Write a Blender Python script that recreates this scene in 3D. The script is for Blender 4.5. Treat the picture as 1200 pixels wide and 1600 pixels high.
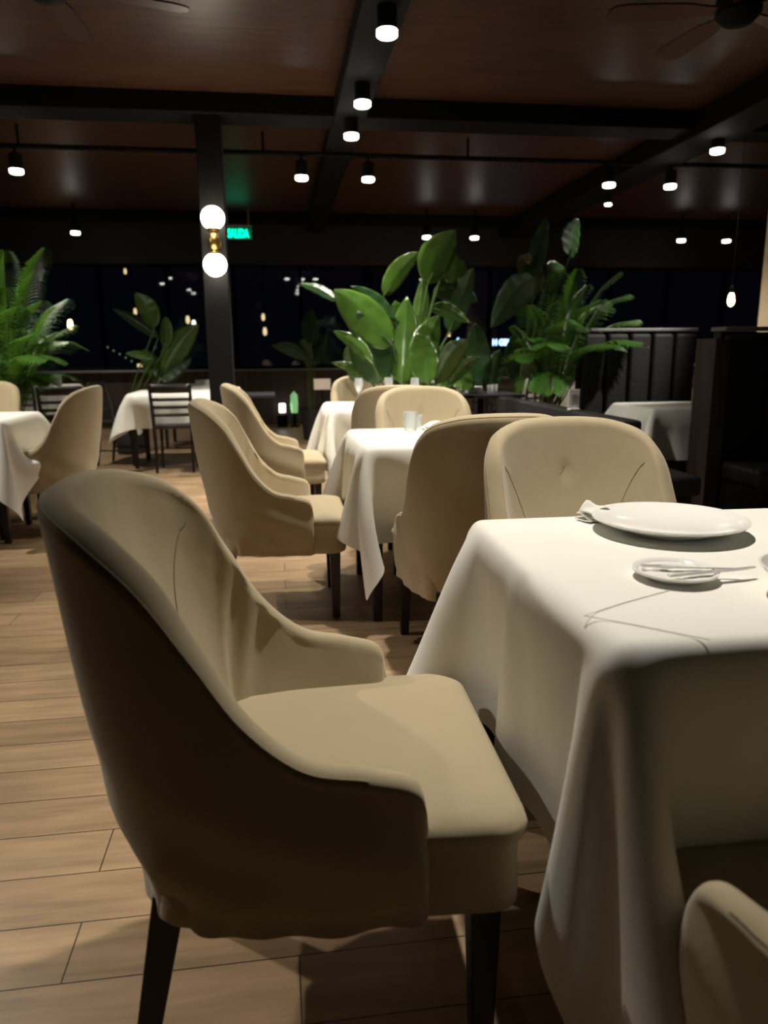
import bpy, bmesh, math, random
import numpy as np
from mathutils import Vector, Matrix
for o in list(bpy.data.objects): bpy.data.objects.remove(o, do_unlink=True)
S = bpy.context.scene
COL = S.collection
PI = math.pi
R = math.radians
random.seed(7)

# ------------------------------------------------------------------ camera
YAW, PITCH, ROLL = 8.0, 12.2, 0.5
cd = bpy.data.cameras.new('camera'); cam = bpy.data.objects.new('camera', cd); COL.objects.link(cam)
cd.sensor_fit = 'VERTICAL'; cd.sensor_height = 36.0; cd.sensor_width = 27.0; cd.lens = 36.0*1155/1600
cd.clip_start = 0.02; cd.clip_end = 200
cam.matrix_world = (Matrix.Translation((0, 0, 1.15)) @ Matrix.Rotation(R(-YAW), 4, 'Z')
                    @ Matrix.Rotation(R(90-PITCH), 4, 'X') @ Matrix.Rotation(R(-ROLL), 4, 'Z'))
cd.dof.use_dof = True; cd.dof.focus_distance = 1.9; cd.dof.aperture_fstop = 3.2
S.camera = cam
# ------------------------------------------------------------------ world and exposure
w = bpy.data.worlds.new('night'); S.world = w; w.use_nodes = True
w.node_tree.nodes['Background'].inputs[0].default_value = (0.0010, 0.0011, 0.0028, 1)
w.node_tree.nodes['Background'].inputs[1].default_value = 1.0
S.view_settings.view_transform = 'Standard'
S.view_settings.look = 'None'
S.view_settings.gamma = 1.0
S.view_settings.use_curve_mapping = False
S.view_settings.exposure = 0.25
SPOT = 190.0          # watts of one ceiling spotlight
WARM = (1.0, 0.92, 0.79)

# ------------------------------------------------------------------ materials
def mat(name, col, rough=0.6, metal=0.0, noise=None, bump=None, emit=None, estr=1.0, spec=0.5, trans=0.0, alpha=None, sheen=0.0):
    m = bpy.data.materials.new(name); m.use_nodes = True
    nt = m.node_tree; b = nt.nodes['Principled BSDF']
    b.inputs['Base Color'].default_value = (*col, 1)
    b.inputs['Roughness'].default_value = rough
    b.inputs['Metallic'].default_value = metal
    b.inputs['Specular IOR Level'].default_value = spec
    if sheen: b.inputs['Sheen Weight'].default_value = sheen
    if trans: b.inputs['Transmission Weight'].default_value = trans
    if emit is not None:
        b.inputs['Emission Color'].default_value = (*emit, 1); b.inputs['Emission Strength'].default_value = estr
    tc = nt.nodes.new('ShaderNodeTexCoord')
    if noise:
        sc, amt = noise[0], noise[1]
        st = noise[2] if len(noise) > 2 else (1, 1, 1)
        mp = nt.nodes.new('ShaderNodeMapping'); mp.inputs['Scale'].default_value = st
        n = nt.nodes.new('ShaderNodeTexNoise'); n.inputs['Scale'].default_value = sc; n.inputs['Detail'].default_value = 5
        nt.links.new(tc.outputs['Object'], mp.inputs[0]); nt.links.new(mp.outputs[0], n.inputs['Vector'])
        r = nt.nodes.new('ShaderNodeValToRGB')
        r.color_ramp.elements[0].position = .3; r.color_ramp.elements[1].position = .7
        r.color_ramp.elements[0].color = (*[c*(1-amt) for c in col], 1)
        r.color_ramp.elements[1].color = (*[min(1, c*(1+amt)) for c in col], 1)
        nt.links.new(n.outputs[0], r.inputs[0]); nt.links.new(r.outputs[0], b.inputs['Base Color'])
    if bump:
        mp = nt.nodes.new('ShaderNodeMapping'); mp.inputs['Scale'].default_value = bump[2] if len(bump) > 2 else (1, 1, 1)
        n = nt.nodes.new('ShaderNodeTexNoise'); n.inputs['Scale'].default_value = bump[0]; n.inputs['Detail'].default_value = 3
        bp = nt.nodes.new('ShaderNodeBump'); bp.inputs['Strength'].default_value = bump[1]; bp.inputs['Distance'].default_value = 0.01
        nt.links.new(tc.outputs['Object'], mp.inputs[0]); nt.links.new(mp.outputs[0], n.inputs['Vector'])
        nt.links.new(n.outputs[0], bp.inputs['Height']); nt.links.new(bp.outputs[0], b.inputs['Normal'])
    return m

def planks(name, cols, length, width, rough, bumpd=0.002, spec=0.5, streak=0.35, gap=(0.06, 0.04, 0.025)):
    m = bpy.data.materials.new(name); m.use_nodes = True
    nt = m.node_tree; b = nt.nodes['Principled BSDF']; L = nt.links.new
    tc = nt.nodes.new('ShaderNodeTexCoord')
    br = nt.nodes.new('ShaderNodeTexBrick')
    br.inputs['Scale'].default_value = 1.0; br.inputs['Brick Width'].default_value = length
    br.inputs['Row Height'].default_value = width; br.inputs['Mortar Size'].default_value = 0.0018
    br.inputs['Mortar Smooth'].default_value = 0.3; br.offset = 0.37; br.inputs['Bias'].default_value = 0.0
    br.inputs['Color1'].default_value = (*cols[0], 1); br.inputs['Color2'].default_value = (*cols[1], 1)
    br.inputs['Mortar'].default_value = (*gap, 1)
    L(tc.outputs['Object'], br.inputs['Vector'])
    mp = nt.nodes.new('ShaderNodeMapping'); mp.inputs['Scale'].default_value = (1.3, 11, 1)
    n = nt.nodes.new('ShaderNodeTexNoise'); n.inputs['Scale'].default_value = 2.2; n.inputs['Detail'].default_value = 7; n.inputs['Roughness'].default_value = .6
    L(tc.outputs['Object'], mp.inputs[0]); L(mp.outputs[0], n.inputs['Vector'])
    rp = nt.nodes.new('ShaderNodeValToRGB'); rp.color_ramp.elements[0].position = .32; rp.color_ramp.elements[1].position = .68
    rp.color_ramp.elements[0].color = (1-streak,)*3+(1,); rp.color_ramp.elements[1].color = (1.1, 1.1, 1.1, 1)
    L(n.outputs[0], rp.inputs[0])
    mx = nt.nodes.new('ShaderNodeMix'); mx.data_type = 'RGBA'; mx.blend_type = 'MULTIPLY'; mx.inputs[0].default_value = 1
    L(br.outputs['Color'], mx.inputs[6]); L(rp.outputs[0], mx.inputs[7]); L(mx.outputs[2], b.inputs['Base Color'])
    ad = nt.nodes.new('ShaderNodeMath'); ad.operation = 'MULTIPLY_ADD'; ad.inputs[1].default_value = .25
    iv = nt.nodes.new('ShaderNodeMath'); iv.operation = 'SUBTRACT'; iv.inputs[0].default_value = 1.0
    L(br.outputs['Fac'], iv.inputs[1]); L(n.outputs[0], ad.inputs[0]); L(iv.outputs[0], ad.inputs[2])
    bp = nt.nodes.new('ShaderNodeBump'); bp.inputs['Strength'].default_value = .6; bp.inputs['Distance'].default_value = bumpd
    L(ad.outputs[0], bp.inputs['Height']); L(bp.outputs[0], b.inputs['Normal'])
    b.inputs['Roughness'].default_value = rough; b.inputs['Specular IOR Level'].default_value = spec
    return m

def cloth_mat(name, col, weave=900, amt=.25, big=.04, sheen=.25):
    return mat(name, col, rough=.9, noise=(3, big), bump=(weave, amt, (1, 1, .6)), spec=.15, sheen=sheen)

def leaf_mat(name, col, rough=.35, tr=.35):
    m = mat(name, col, rough=rough, noise=(6, .3), spec=.6)
    nt = m.node_tree; b = nt.nodes['Principled BSDF']; out = nt.nodes['Material Output']
    t = nt.nodes.new('ShaderNodeBsdfTranslucent'); t.inputs[0].default_value = (col[0]*2.2, col[1]*2.0, col[2], 1)
    mx = nt.nodes.new('ShaderNodeMixShader'); mx.inputs[0].default_value = tr
    nt.links.new(b.outputs[0], mx.inputs[1]); nt.links.new(t.outputs[0], mx.inputs[2]); nt.links.new(mx.outputs[0], out.inputs[0])
    return m

def glass_mat(name, col=(1, 1, 1), rough=.02, lit_white=0.0):
    m = bpy.data.materials.new(name); m.use_nodes = True; nt = m.node_tree
    for n in list(nt.nodes):
        if n.type != 'OUTPUT_MATERIAL': nt.nodes.remove(n)
    out = nt.nodes['Material Output']
    a = nt.nodes.new('ShaderNodeBsdfTransparent'); a.inputs[0].default_value = (*col, 1)
    g = nt.nodes.new('ShaderNodeBsdfGlossy'); g.inputs['Roughness'].default_value = rough
    fr = nt.nodes.new('ShaderNodeFresnel'); fr.inputs[0].default_value = 1.5
    mx = nt.nodes.new('ShaderNodeMixShader')
    nt.links.new(fr.outputs[0], mx.inputs[0]); nt.links.new(a.outputs[0], mx.inputs[1]); nt.links.new(g.outputs[0], mx.inputs[2])
    last = mx
    if lit_white:
        df = nt.nodes.new('ShaderNodeBsdfTranslucent'); df.inputs[0].default_value = (.9, .92, .92, 1)
        m2 = nt.nodes.new('ShaderNodeMixShader'); m2.inputs[0].default_value = lit_white
        nt.links.new(mx.outputs[0], m2.inputs[1]); nt.links.new(df.outputs[0], m2.inputs[2]); last = m2
    nt.links.new(last.outputs[0], out.inputs[0])
    return m

M = dict(
    floor=planks('floor_planks', ((.40, .275, .16), (.31, .205, .115)), 1.2, .155, .42, spec=.4),
    ceil=planks('ceiling_planks', ((.075, .031, .017), (.058, .022, .012)), 2.4, .11, .42, bumpd=.004, streak=.6, spec=.35, gap=(.008, .004, .003)),
    black=mat('black_steel', (.002, .002, .0025), .75, noise=(8, .3), spec=.15),
    wall=mat('dark_wall', (.018, .013, .012), .6, noise=(2, .3, (1, 1, .2)), bump=(6, .2, (1, 1, .1))),
    panel=mat('wood_panel', (.055, .035, .028), .5, noise=(3, .4, (6, 6, .5))),
    slip=cloth_mat('beige_slipcover', (.415, .345, .225), 11, .30),
    seam=cloth_mat('slipcover_seam', (.33, .27, .17), 650, .2),
    cloth=cloth_mat('white_cotton', (.80, .79, .74), 6, .18, .02, .1),
    dwood=mat('ebony_wood', (.007, .005, .005), .45, noise=(20, .4, (1, 1, .2))),
    china=mat('glazed_china', (.86, .86, .83), .12, noise=(3, .01)),
    steel=mat('brushed_steel', (.75, .74, .72), .42, 1.0, noise=(40, .1)),
    brass=mat('aged_brass', (.42, .27, .09), .32, 1.0, noise=(15, .2)),
    paper=mat('paper_card', (.82, .81, .78), .7, noise=(10, .03)),
    ink=mat('grey_print', (.42, .43, .47), .7, noise=(60, .3)),
    leaf=leaf_mat('broad_leaf', (.048, .105, .016), .22, .22),
    leafd=leaf_mat('dark_broad_leaf', (.022, .062, .016), .32, .25),
    palm=leaf_mat('palm_leaflet', (.055, .15, .022), .4, .3),
    stem=mat('green_stem', (.05, .09, .02), .5, noise=(10, .3)),
    trunk=mat('palm_trunk', (.045, .022, .014), .8, noise=(30, .4)),
    pot=mat('charcoal_pot', (.015, .015, .017), .6, noise=(10, .2)),
    soil=mat('potting_soil', (.02, .012, .008), .95, noise=(50, .5)),
    fan=mat('fan_blade_wood', (.048, .014, .010), .4, noise=(6, .4, (1, 6, 1))),
    leather=mat('black_leather', (.005, .004, .006), .65, noise=(20, .2), bump=(60, .3)),
    ledge=mat('satin_ledge', (.20, .20, .21), .35, noise=(12, .1)),
    glass=glass_mat('window_glass', (.8, .82, .85)),
    tumbler=glass_mat('brightened_tumbler', (.97, .98, .98), lit_white=.35),  # white mixed in stands for bright light caught in the glass
    lens=mat('lamp_lens', (1, 1, 1), .4, emit=(1, .95, .84), estr=14, noise=(5, .01)),
    globe=mat('opal_globe', (1, 1, 1), .3, emit=(1, .93, .78), estr=18, noise=(5, .01)),
    bulb=mat('filament_bulb', (1, .8, .5), .3, emit=(1, .62, .28), estr=16, noise=(5, .01)),
    dimbulb=mat('dim_outdoor_lamp', (1, .8, .5), .3, emit=(1, .72, .35), estr=1.3, noise=(5, .01)),
    whitelamp=mat('white_outdoor_lamp', (1, 1, 1), .3, emit=(1, .9, .75), estr=3.0, noise=(5, .01)),
    greenlamp=mat('green_outdoor_lamp', (.3, 1, .4), .3, emit=(.45, .9, .40), estr=.35, noise=(5, .01)),
    greenled=mat('green_exit_letters', (0, 1, .5), .3, emit=(.0, 1, .48), estr=2.2, noise=(5, .01)),
    greenpan=mat('green_exit_panel', (.02, .12, .07), .3, emit=(.0, .5, .22), estr=.10, noise=(5, .01)),
    blueled=mat('blue_sign_letters', (.4, .7, 1), .3, emit=(.40, .68, 1), estr=5, noise=(5, .01)),
    cream=mat('cream_plaster', (.55, .47, .34), .8, noise=(4, .1)),
    terrace=mat('terrace_paving', (.03, .03, .032), .8, noise=(3, .3)),
    grey=mat('grey_sign_board', (.42, .37, .31), .7, noise=(8, .05)),
)

# ------------------------------------------------------------------ mesh helpers
def link(name, me, m, parent=None, smooth=False):
    o = bpy.data.objects.new(name, me); COL.objects.link(o)
    if m is not None and not me.materials: me.materials.append(m)
    if parent is not None: o.parent = parent
    if smooth:
        for p in me.polygons: p.use_smooth = True
    return o
def raw(name, V, F, m, parent=None, smooth=True):
    me = bpy.data.meshes.new(name); me.from_pydata([tuple(map(float, v)) for v in V], [], F); me.update()
    bm = bmesh.new(); bm.from_mesh(me); bmesh.ops.recalc_face_normals(bm, faces=bm.faces[:]); bm.to_mesh(me); bm.free()
    return link(name, me, m, parent, smooth)
class MB:
    def __init__(s): s.V = []; s.F = []
    def add(s, V, F):
        k = len(s.V); s.V += [tuple(v) for v in V]; s.F += [tuple(i+k for i in f) for f in F]
    def box(s, c, d, rz=0, rx=0, taper=1.0, ry=0):
        mt = Matrix.Translation(c) @ Matrix.Rotation(rz, 4, 'Z') @ Matrix.Rotation(ry, 4, 'Y') @ Matrix.Rotation(rx, 4, 'X')
        P = []
        for z in (-1, 1):
            k = taper if z < 0 else 1
            for x, y in ((-1, -1), (1, -1), (1, 1), (-1, 1)):
                P.append(mt @ Vector((x*d[0]/2*k, y*d[1]/2*k, z*d[2]/2)))
        s.add(P, [(0, 3, 2, 1), (4, 5, 6, 7), (0, 1, 5, 4), (1, 2, 6, 5), (2, 3, 7, 6), (3, 0, 4, 7)]); return s
    def tube(s, pts, r, n=10, cap=True):
        pts = [Vector(p) for p in pts]; rs = r if isinstance(r, (list, tuple)) else [r]*len(pts)
        V = []; F = []; prev = None
        for i, p in enumerate(pts):
            d = (pts[min(i+1, len(pts)-1)]-pts[max(i-1, 0)]).normalized()
            if prev is None:
                a = d.orthogonal().normalized()
            else:
                a = (prev-d*prev.dot(d)).normalized()
            prev = a; b = d.cross(a)
            for k in range(n):
                t = 2*PI*k/n; V.append(p+(a*math.cos(t)+b*math.sin(t))*rs[i])
        for i in range(len(pts)-1):
            for k in range(n):
                F.append((i*n+k, i*n+(k+1) % n, (i+1)*n+(k+1) % n, (i+1)*n+k))
        if cap:
            F.append(tuple(range(n-1, -1, -1))); F.append(tuple((len(pts)-1)*n+k for k in range(n)))
        s.add(V, F); return s
    def lathe(s, prof, c=(0, 0, 0), n=32, close=False):
        V = []; F = []; m = len(prof)
        for r, z in prof:
            for k in range(n):
                t = 2*PI*k/n; V.append((c[0]+r*math.cos(t), c[1]+r*math.sin(t), c[2]+z))
        for i in range(m-1 if not close else m):
            j = (i+1) % m
            for k in range(n):
                F.append((i*n+k, i*n+(k+1) % n, j*n+(k+1) % n, j*n+k))
        if not close:
            if prof[0][0] > 1e-5: F.append(tuple(range(n-1, -1, -1)))
            if prof[-1][0] > 1e-5: F.append(tuple((m-1)*n+k for k in range(n)))
        s.add(V, F); return s
    def build(s, name, m, parent=None, smooth=False, bevel=0, seg=2):
        o = raw(name, s.V, s.F, m, parent, smooth)
        if bevel:
            b = o.modifiers.new('bevel', 'BEVEL'); b.width = bevel; b.segments = seg; b.limit_method = 'ANGLE'
            for p in o.data.polygons: p.use_smooth = True
            w_ = o.modifiers.new('wn', 'WEIGHTED_NORMAL'); w_.keep_sharp = True
        elif smooth:
            o.data.set_sharp_from_angle(angle=R(40))
        return o
def tag(o, label, cat, group=None, kind=None):
    o['label'] = label; o['category'] = cat
    if group: o['group'] = group
    if kind: o['kind'] = kind
    return o
def thing(name, label, cat, loc=(0, 0, 0), rz=0, group=None):
    o = bpy.data.objects.new(name, None); COL.objects.link(o); o.empty_display_size = .1
    o.location = loc; o.rotation_euler = (0, 0, rz)
    return tag(o, label, cat, group)
KIDS = {}
def dup(root, loc, rz, label, group=None):
    def cp(o, par):
        c = o.copy(); COL.objects.link(c)
        if par is not None: c.parent = par
        for ch in [q for q in allobjs if q.parent == o]: cp(ch, c)
        return c
    allobjs = list(COL.objects)
    r = cp(root, None); r.location = loc; r.rotation_euler = (0, 0, rz); r['label'] = label
    if group: r['group'] = group
    return r
def struct(o):
    o['kind'] = 'structure'; return o
def sbox(name, c, d, m, **k):
    return struct(MB().box(c, d, **k).build(name, m))

# ------------------------------------------------------------------ the room
H = 3.15; BACK = 12.3
sbox('floor', (1, 4.6, -.05), (16, 15.6, .1), M['floor'])
sbox('ceiling', (1, 4.6, H+.05), (16, 15.6, .1), M['ceil'])
sbox('wall_left', (-6.95, 4.6, H/2), (.1, 15.4, H), M['wall'])
sbox('wall_right', (8.95, 4.6, H/2), (.1, 15.4, H), M['wall'])
sbox('wall_front', (1, -3.0, H/2), (15.8, .1, H), M['wall'])
sbox('wall_back', (1, BACK+.08, .44), (15.8, .16, .88), M['panel'])
struct(MB().box((1, BACK+.08, 2.83), (15.8, .16, H-2.5-.01)).build('trim_1', M['wall']))
struct(MB().box((1, BACK-.02, .89), (15.8, .16, .03)).build('trim_2', M['ledge'], bevel=.005))
xs = [-6.9, -5.4, -3.54, -2.66, -1.65, -.62, .42, 1.46, 2.5, 3.54, 4.58, 5.62, 6.66, 7.7, 8.9]
for i in range(len(xs)-1):
    wn = MB().box(((xs[i]+xs[i+1])/2, BACK+.08, 1.7), (xs[i+1]-xs[i]-.05, .008, 1.58)).build('window_%d' % (i+1), M['glass']); struct(wn)
    mb = MB().box((xs[i], BACK+.06, 1.7), (.05, .09, 1.6)).box((xs[i+1], BACK+.06, 1.7), (.05, .09, 1.6)) \
        .box(((xs[i]+xs[i+1])/2, BACK+.06, .93), (xs[i+1]-xs[i], .09, .05)).box(((xs[i]+xs[i+1])/2, BACK+.06, 2.475), (xs[i+1]-xs[i], .09, .05))
    mb.build('window_frame', M['black'], wn)
# exposed steel beams and the conduit the far spotlights hang from
struct(MB().box((1, 6.63, 3.075), (15.8, .34, .15)).build('trim_3', M['black'], bevel=.01))
struct(MB().box((.66, 4.6, 3.06), (.26, 15.3, .14)).build('trim_4', M['black'], bevel=.01))
struct(MB().box((3.85, 4.6, 3.04), (.42, 15.3, .18)).build('trim_5', M['black'], bevel=.01))
struct(MB().box((1, 11.6, 3.08), (15.8, .2, .14)).build('trim_6', M['black'], bevel=.01))
# tables of places
con = thing('lighting_conduit', 'thin black conduit running across the ceiling behind the wide cross beam', 'conduit', (1, 7.5, 2.97))
MB().tube([(-7.8, 0, 0), (7.8, 0, 0)], .022).build('rail', M['black'], con, smooth=True)
for x in (-3.2, -1.05, .9, 2.9, 5.0):
    MB().tube([(x, 0, 0), (x, 0, .18)], .012, 8).build('hanger', M['black'], con, smooth=True)
# the column with its globe sconce
cx0, cx1 = -.575, -.37
colm = thing('column', 'square black steel column rising to the cross beam', 'column', (-.472, 6.62, 0))
MB().box((0, 0, 1.5), (.205, .2, 3.0)).build('shaft', mat('column_paint', (.003, .0025, .0025), .6, noise=(5, .3), spec=.2), colm, bevel=.008)
MB().box((0, 0, .03), (.26, .25, .06)).build('base_plate', M['black'], colm, bevel=.006)
sc = thing('wall_sconce', 'brass sconce with two glowing opal globes on the black column', 'wall lamp', (-.462, 6.52, 2.03))
def globe_prof(sgn):
    r = .093; return [(max(.001, r*math.sin(t)), sgn*(-r*.98*math.cos(t)) + sgn*.178) for t in [PI*k/16 for k in range(2, 17)]]
for sgn in (1, -1):
    MB().lathe(globe_prof(sgn), (0, -.13, 0), 32).build('globe', M['globe'], sc, smooth=True)
    MB().lathe([(.042, sgn*.075), (.05, sgn*.09), (.05, sgn*.10), (.03, sgn*.105)], (0, -.13, 0), 24).build('globe_collar', M['brass'], sc, smooth=True)
MB().lathe([(.001, -.075), (.018, -.075), (.04, -.05), (.052, 0), (.04, .05), (.018, .075), (.001, .075)], (0, -.13, 0), 28).build('brass_body', M['brass'], sc, smooth=True)
MB().tube([(0, -.09, 0), (0, 0, 0)], .016).tube([(0, -.012, 0), (0, 0, 0)], .05, 24).build('mounting_arm', M['brass'], sc, smooth=True)
for dz in (.178, -.178):
    l = bpy.data.lights.new('globe_light', 'POINT'); l.energy = 5; l.color = (1, .85, .6); l.shadow_soft_size = .09
    lo = bpy.data.objects.new('globe_light', l); COL.objects.link(lo); lo.parent = sc; lo.location = (0, -.255, dz)
# exit sign
ex = thing('exit_sign', 'green lit exit sign hung under the ceiling beyond the column', 'exit sign', (-.475, 11.4, 2.83))
MB().box((0, 0, 0), (.38, .05, .15)).build('sign_panel', M['greenpan'], ex, bevel=.006)
MB().box((0, 0, .10), (.40, .07, .02)).tube([(-.15, 0, .1), (-.15, 0, .32)], .008).tube([(.15, 0, .1), (.15, 0, .32)], .008).build('sign_housing', M['steel'], ex)
def text(name, body, size, m, parent, loc, ext=.004, sx=1.0, rx=PI/2):
    cu = bpy.data.curves.new(name, 'FONT'); cu.body = body; cu.size = size; cu.extrude = ext; cu.align_x = 'CENTER'; cu.align_y = 'CENTER'; cu.offset = .0035*size/.1
    t = bpy.data.objects.new(name, cu); COL.objects.link(t)
    dg = bpy.context.evaluated_depsgraph_get(); me = bpy.data.meshes.new_from_object(t.evaluated_get(dg))
    bpy.data.objects.remove(t, do_unlink=True)
    o = link(name, me, None, parent); me.materials.clear(); me.materials.append(m)
    o.location = loc; o.rotation_euler = (rx, 0, 0); o.scale = (sx, 1, 1); return o
text('sign_lettering', 'SALIDA', .16, M['greenled'], ex, (0, -.03, -.005), sx=.56)
# ceiling spotlights
def spotlight(label, x, y, z, top, group, power=SPOT, tilt=(0, 0), size=78):
    t = thing('ceiling_spotlight', label, 'spotlight', (x, y, z), 0, group)
    MB().lathe([(.001, .17), (.045, .17), (.055, .16), (.055, .032), (.050, .028)], n=28).build('lamp_housing', M['black'], t, smooth=True)
    MB().lathe([(.001, .0), (.05, .0), (.058, .006), (.058, .034), (.001, .036)], n=28).build('glowing_lens', M['lens'], t, smooth=True)
    MB().tube([(0, 0, .16), (0, 0, top-z)], .014, 8).build('mounting_stem', M['black'], t, smooth=True)
    addlight(t, power, size, tilt)
    return t
def addlight(t, power, size, tilt):
    if power:
        l = bpy.data.lights.new('spot_beam', 'SPOT'); l.energy = power; l.color = WARM; l.spot_size = R(size); l.spot_blend = .7; l.shadow_soft_size = .045
        lo = bpy.data.objects.new('spot_beam', l); COL.objects.link(lo); lo.parent = t; lo.location = (0, 0, -.02); lo.rotation_euler = (R(tilt[0]), R(tilt[1]), 0) if len(tilt) == 2 else (Vector(tilt)-t.location).to_track_quat('-Z', 'Y').to_euler()
g1 = 'black cylinder spotlights under the long ceiling beam'
for y, lab, pw in ((4.47, 'nearest and largest lit spotlight at the top of the picture on the long beam', 1), (5.66, 'lit spotlight second along the long beam near the cross beam', 1),
                   (6.46, 'lit spotlight just before the cross beam on the long beam', .8)):
    spotlight(lab, .668, y, 2.84, 3.0, g1, SPOT*pw, (4, 0), 100)
g2 = 'spotlights hung from the thin cross conduit'
for x, lab in ((-2.24, 'lit spotlight at far left hung from the thin conduit'), (.298, 'lit spotlight left of the long beam on the conduit'), (.93, 'lit spotlight right of the long beam on the conduit'),
               (3.35, 'left spotlight of the pair at right on the conduit'), (4.0, 'right spotlight of the pair at right on the conduit')):
    spotlight(lab, x, 7.5, 2.74, 2.97, g2, SPOT*(.8 if x < 1 else .35), size=110)
spotlight('lit spotlight under the thick black beam at upper right', 3.92, 6.56, 2.84, 2.97, 'spotlight on the right beam', SPOT*.35)
g3 = 'small far spotlights in front of the dark back wall'
for x, lab in ((-2.64, 'small far spotlight above the left back windows'), (2.22, 'small far spotlight just left of the tall broad leaf'), (2.93, 'small far spotlight right of the tall broad leaf'),
               (6.16, 'left one of two small far spotlights at right'), (6.9, 'rightmost small far spotlight by the right edge')):
    spotlight(lab, x, 11.1, 2.75, H, g3, SPOT*.4, size=100)
# spotlights of the same rows above and behind the viewer: they light the near tables, and an added unseen one the right palm
NEARSPOTS = [(.668, 3.3, 1.0, (4, 0), 78), (.668, 2.04, 1.08, (.58, 1.66, .76), 60), (-2.3, 3.2, 1.2, (-1.1, 2.2, 0), 64), (-2.75, 5.0, 1.5, (-2.05, 5.9, 1.0), 100), (3.85, 4.7, 1.5, (2.5, 5.9, 1.15), 48), (-2.3, 2.0, .6, (-.7, 1.75, 0), 42)]
NL = ['spotlight over the gap between the first and second tables', 'spotlight straight above the near table', 'spotlight over the left aisle, middle of three', 'spotlight over the left table, farthest of three', 'unseen spotlight added over the right booths to brighten the palm', 'spotlight over the left aisle, nearest of three']
for (x, y, p, tl, sz), nl in zip(NEARSPOTS, NL):
    spotlight('%s' % nl, x, y, 2.84, 3.0 if x > 0 else H, 'spotlights above the view', SPOT*p, tl, sz)
spotlight('small dim spotlight below the conduit at right', 3.62, 8.1, 2.68, H, 'dim spotlight', 0).scale = (.6, .6, .6)
# ceiling fans
def fan(label, x, y, a0, drop=.33):
    f = thing('ceiling_fan', label, 'ceiling fan', (x, y, H))
    MB().lathe([(.001, 0), (.07, 0), (.07, -.03), (.02, -.07), (.001, -.07)], n=24).build('canopy', M['black'], f, smooth=True)
    MB().tube([(0, 0, -.05), (0, 0, -drop+.1)], .014).build('downrod', M['black'], f, smooth=True)
    MB().lathe([(.001, -drop+.11), (.06, -drop+.10), (.11, -drop+.05), (.11, -drop-.02), (.07, -drop-.06), (.001, -drop-.07)], n=28).build('motor_housing', M['black'], f, smooth=True)
    for k in range(5):
        a = a0+2*PI*k/5; c, s = math.cos(a), math.sin(a)
        V = []; n = 10
        outl = [(.10, .03), (.16, .035), (.24, .058), (.40, .070), (.56, .072), (.62, .06), (.645, .03)]
        for sd in (1, -1):
            for (r, h) in (outl if sd > 0 else outl[::-1]):
                V.append((r, h*sd))
        P = []
        for zz in (0, -.009):
            for (r, h) in V: P.append((r*c-h*s, r*s+h*c, -drop+.01+zz+h*.16))
        m_ = len(V)
        F = [tuple(range(m_)), tuple(range(2*m_-1, m_-1, -1))]+[(i, (i+1) % m_, m_+(i+1) % m_, m_+i) for i in range(m_)]
        raw('blade', P, F, M['fan'], f, smooth=False)
    return f
fan('ceiling fan with dark red blades at the upper right', 2.36, 3.86, R(96), .34)
fan('ceiling fan whose dark red blades show at the upper left edge', -.98, 4.0, R(18), .34)

# ------------------------------------------------------------------ slipcovered armchair
def catmull(P, n):
    P = np.array(P, float); k = len(P); Q = np.vstack([2*P[0]-P[1], P, 2*P[-1]-P[-2]]); out = []
    for t in np.linspace(0, k-1, n):
        i = min(int(t), k-2); f = t-i; p0, p1, p2, p3 = Q[i], Q[i+1], Q[i+2], Q[i+3]
        out.append(.5*((2*p1)+(-p0+p2)*f+(2*p0-5*p1+4*p2-p3)*f*f+(-p0+3*p1-3*p2+p3)*f**3))
    return np.array(out)
RIM = [(.190, .272, .475), (.172, .275, .535), (.105, .277, .560), (.02, .279, .583), (-.055, .280, .655), (-.115, .279, .755), (-.175, .272, .850), (-.245, .238, .915), (-.305, .165, .945), (-.332, .085, .955), (-.338, 0, .957)]
BOT = [(.190, .268, .30), (.165, .270, .30), (.09, .270, .30), (.01, .266, .30), (-.06, .258, .30), (-.115, .244, .30), (-.16, .222, .30), (-.195, .185, .30), (-.22, .135, .30), (-.232, .07, .30), (-.235, 0, .30)]
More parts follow.
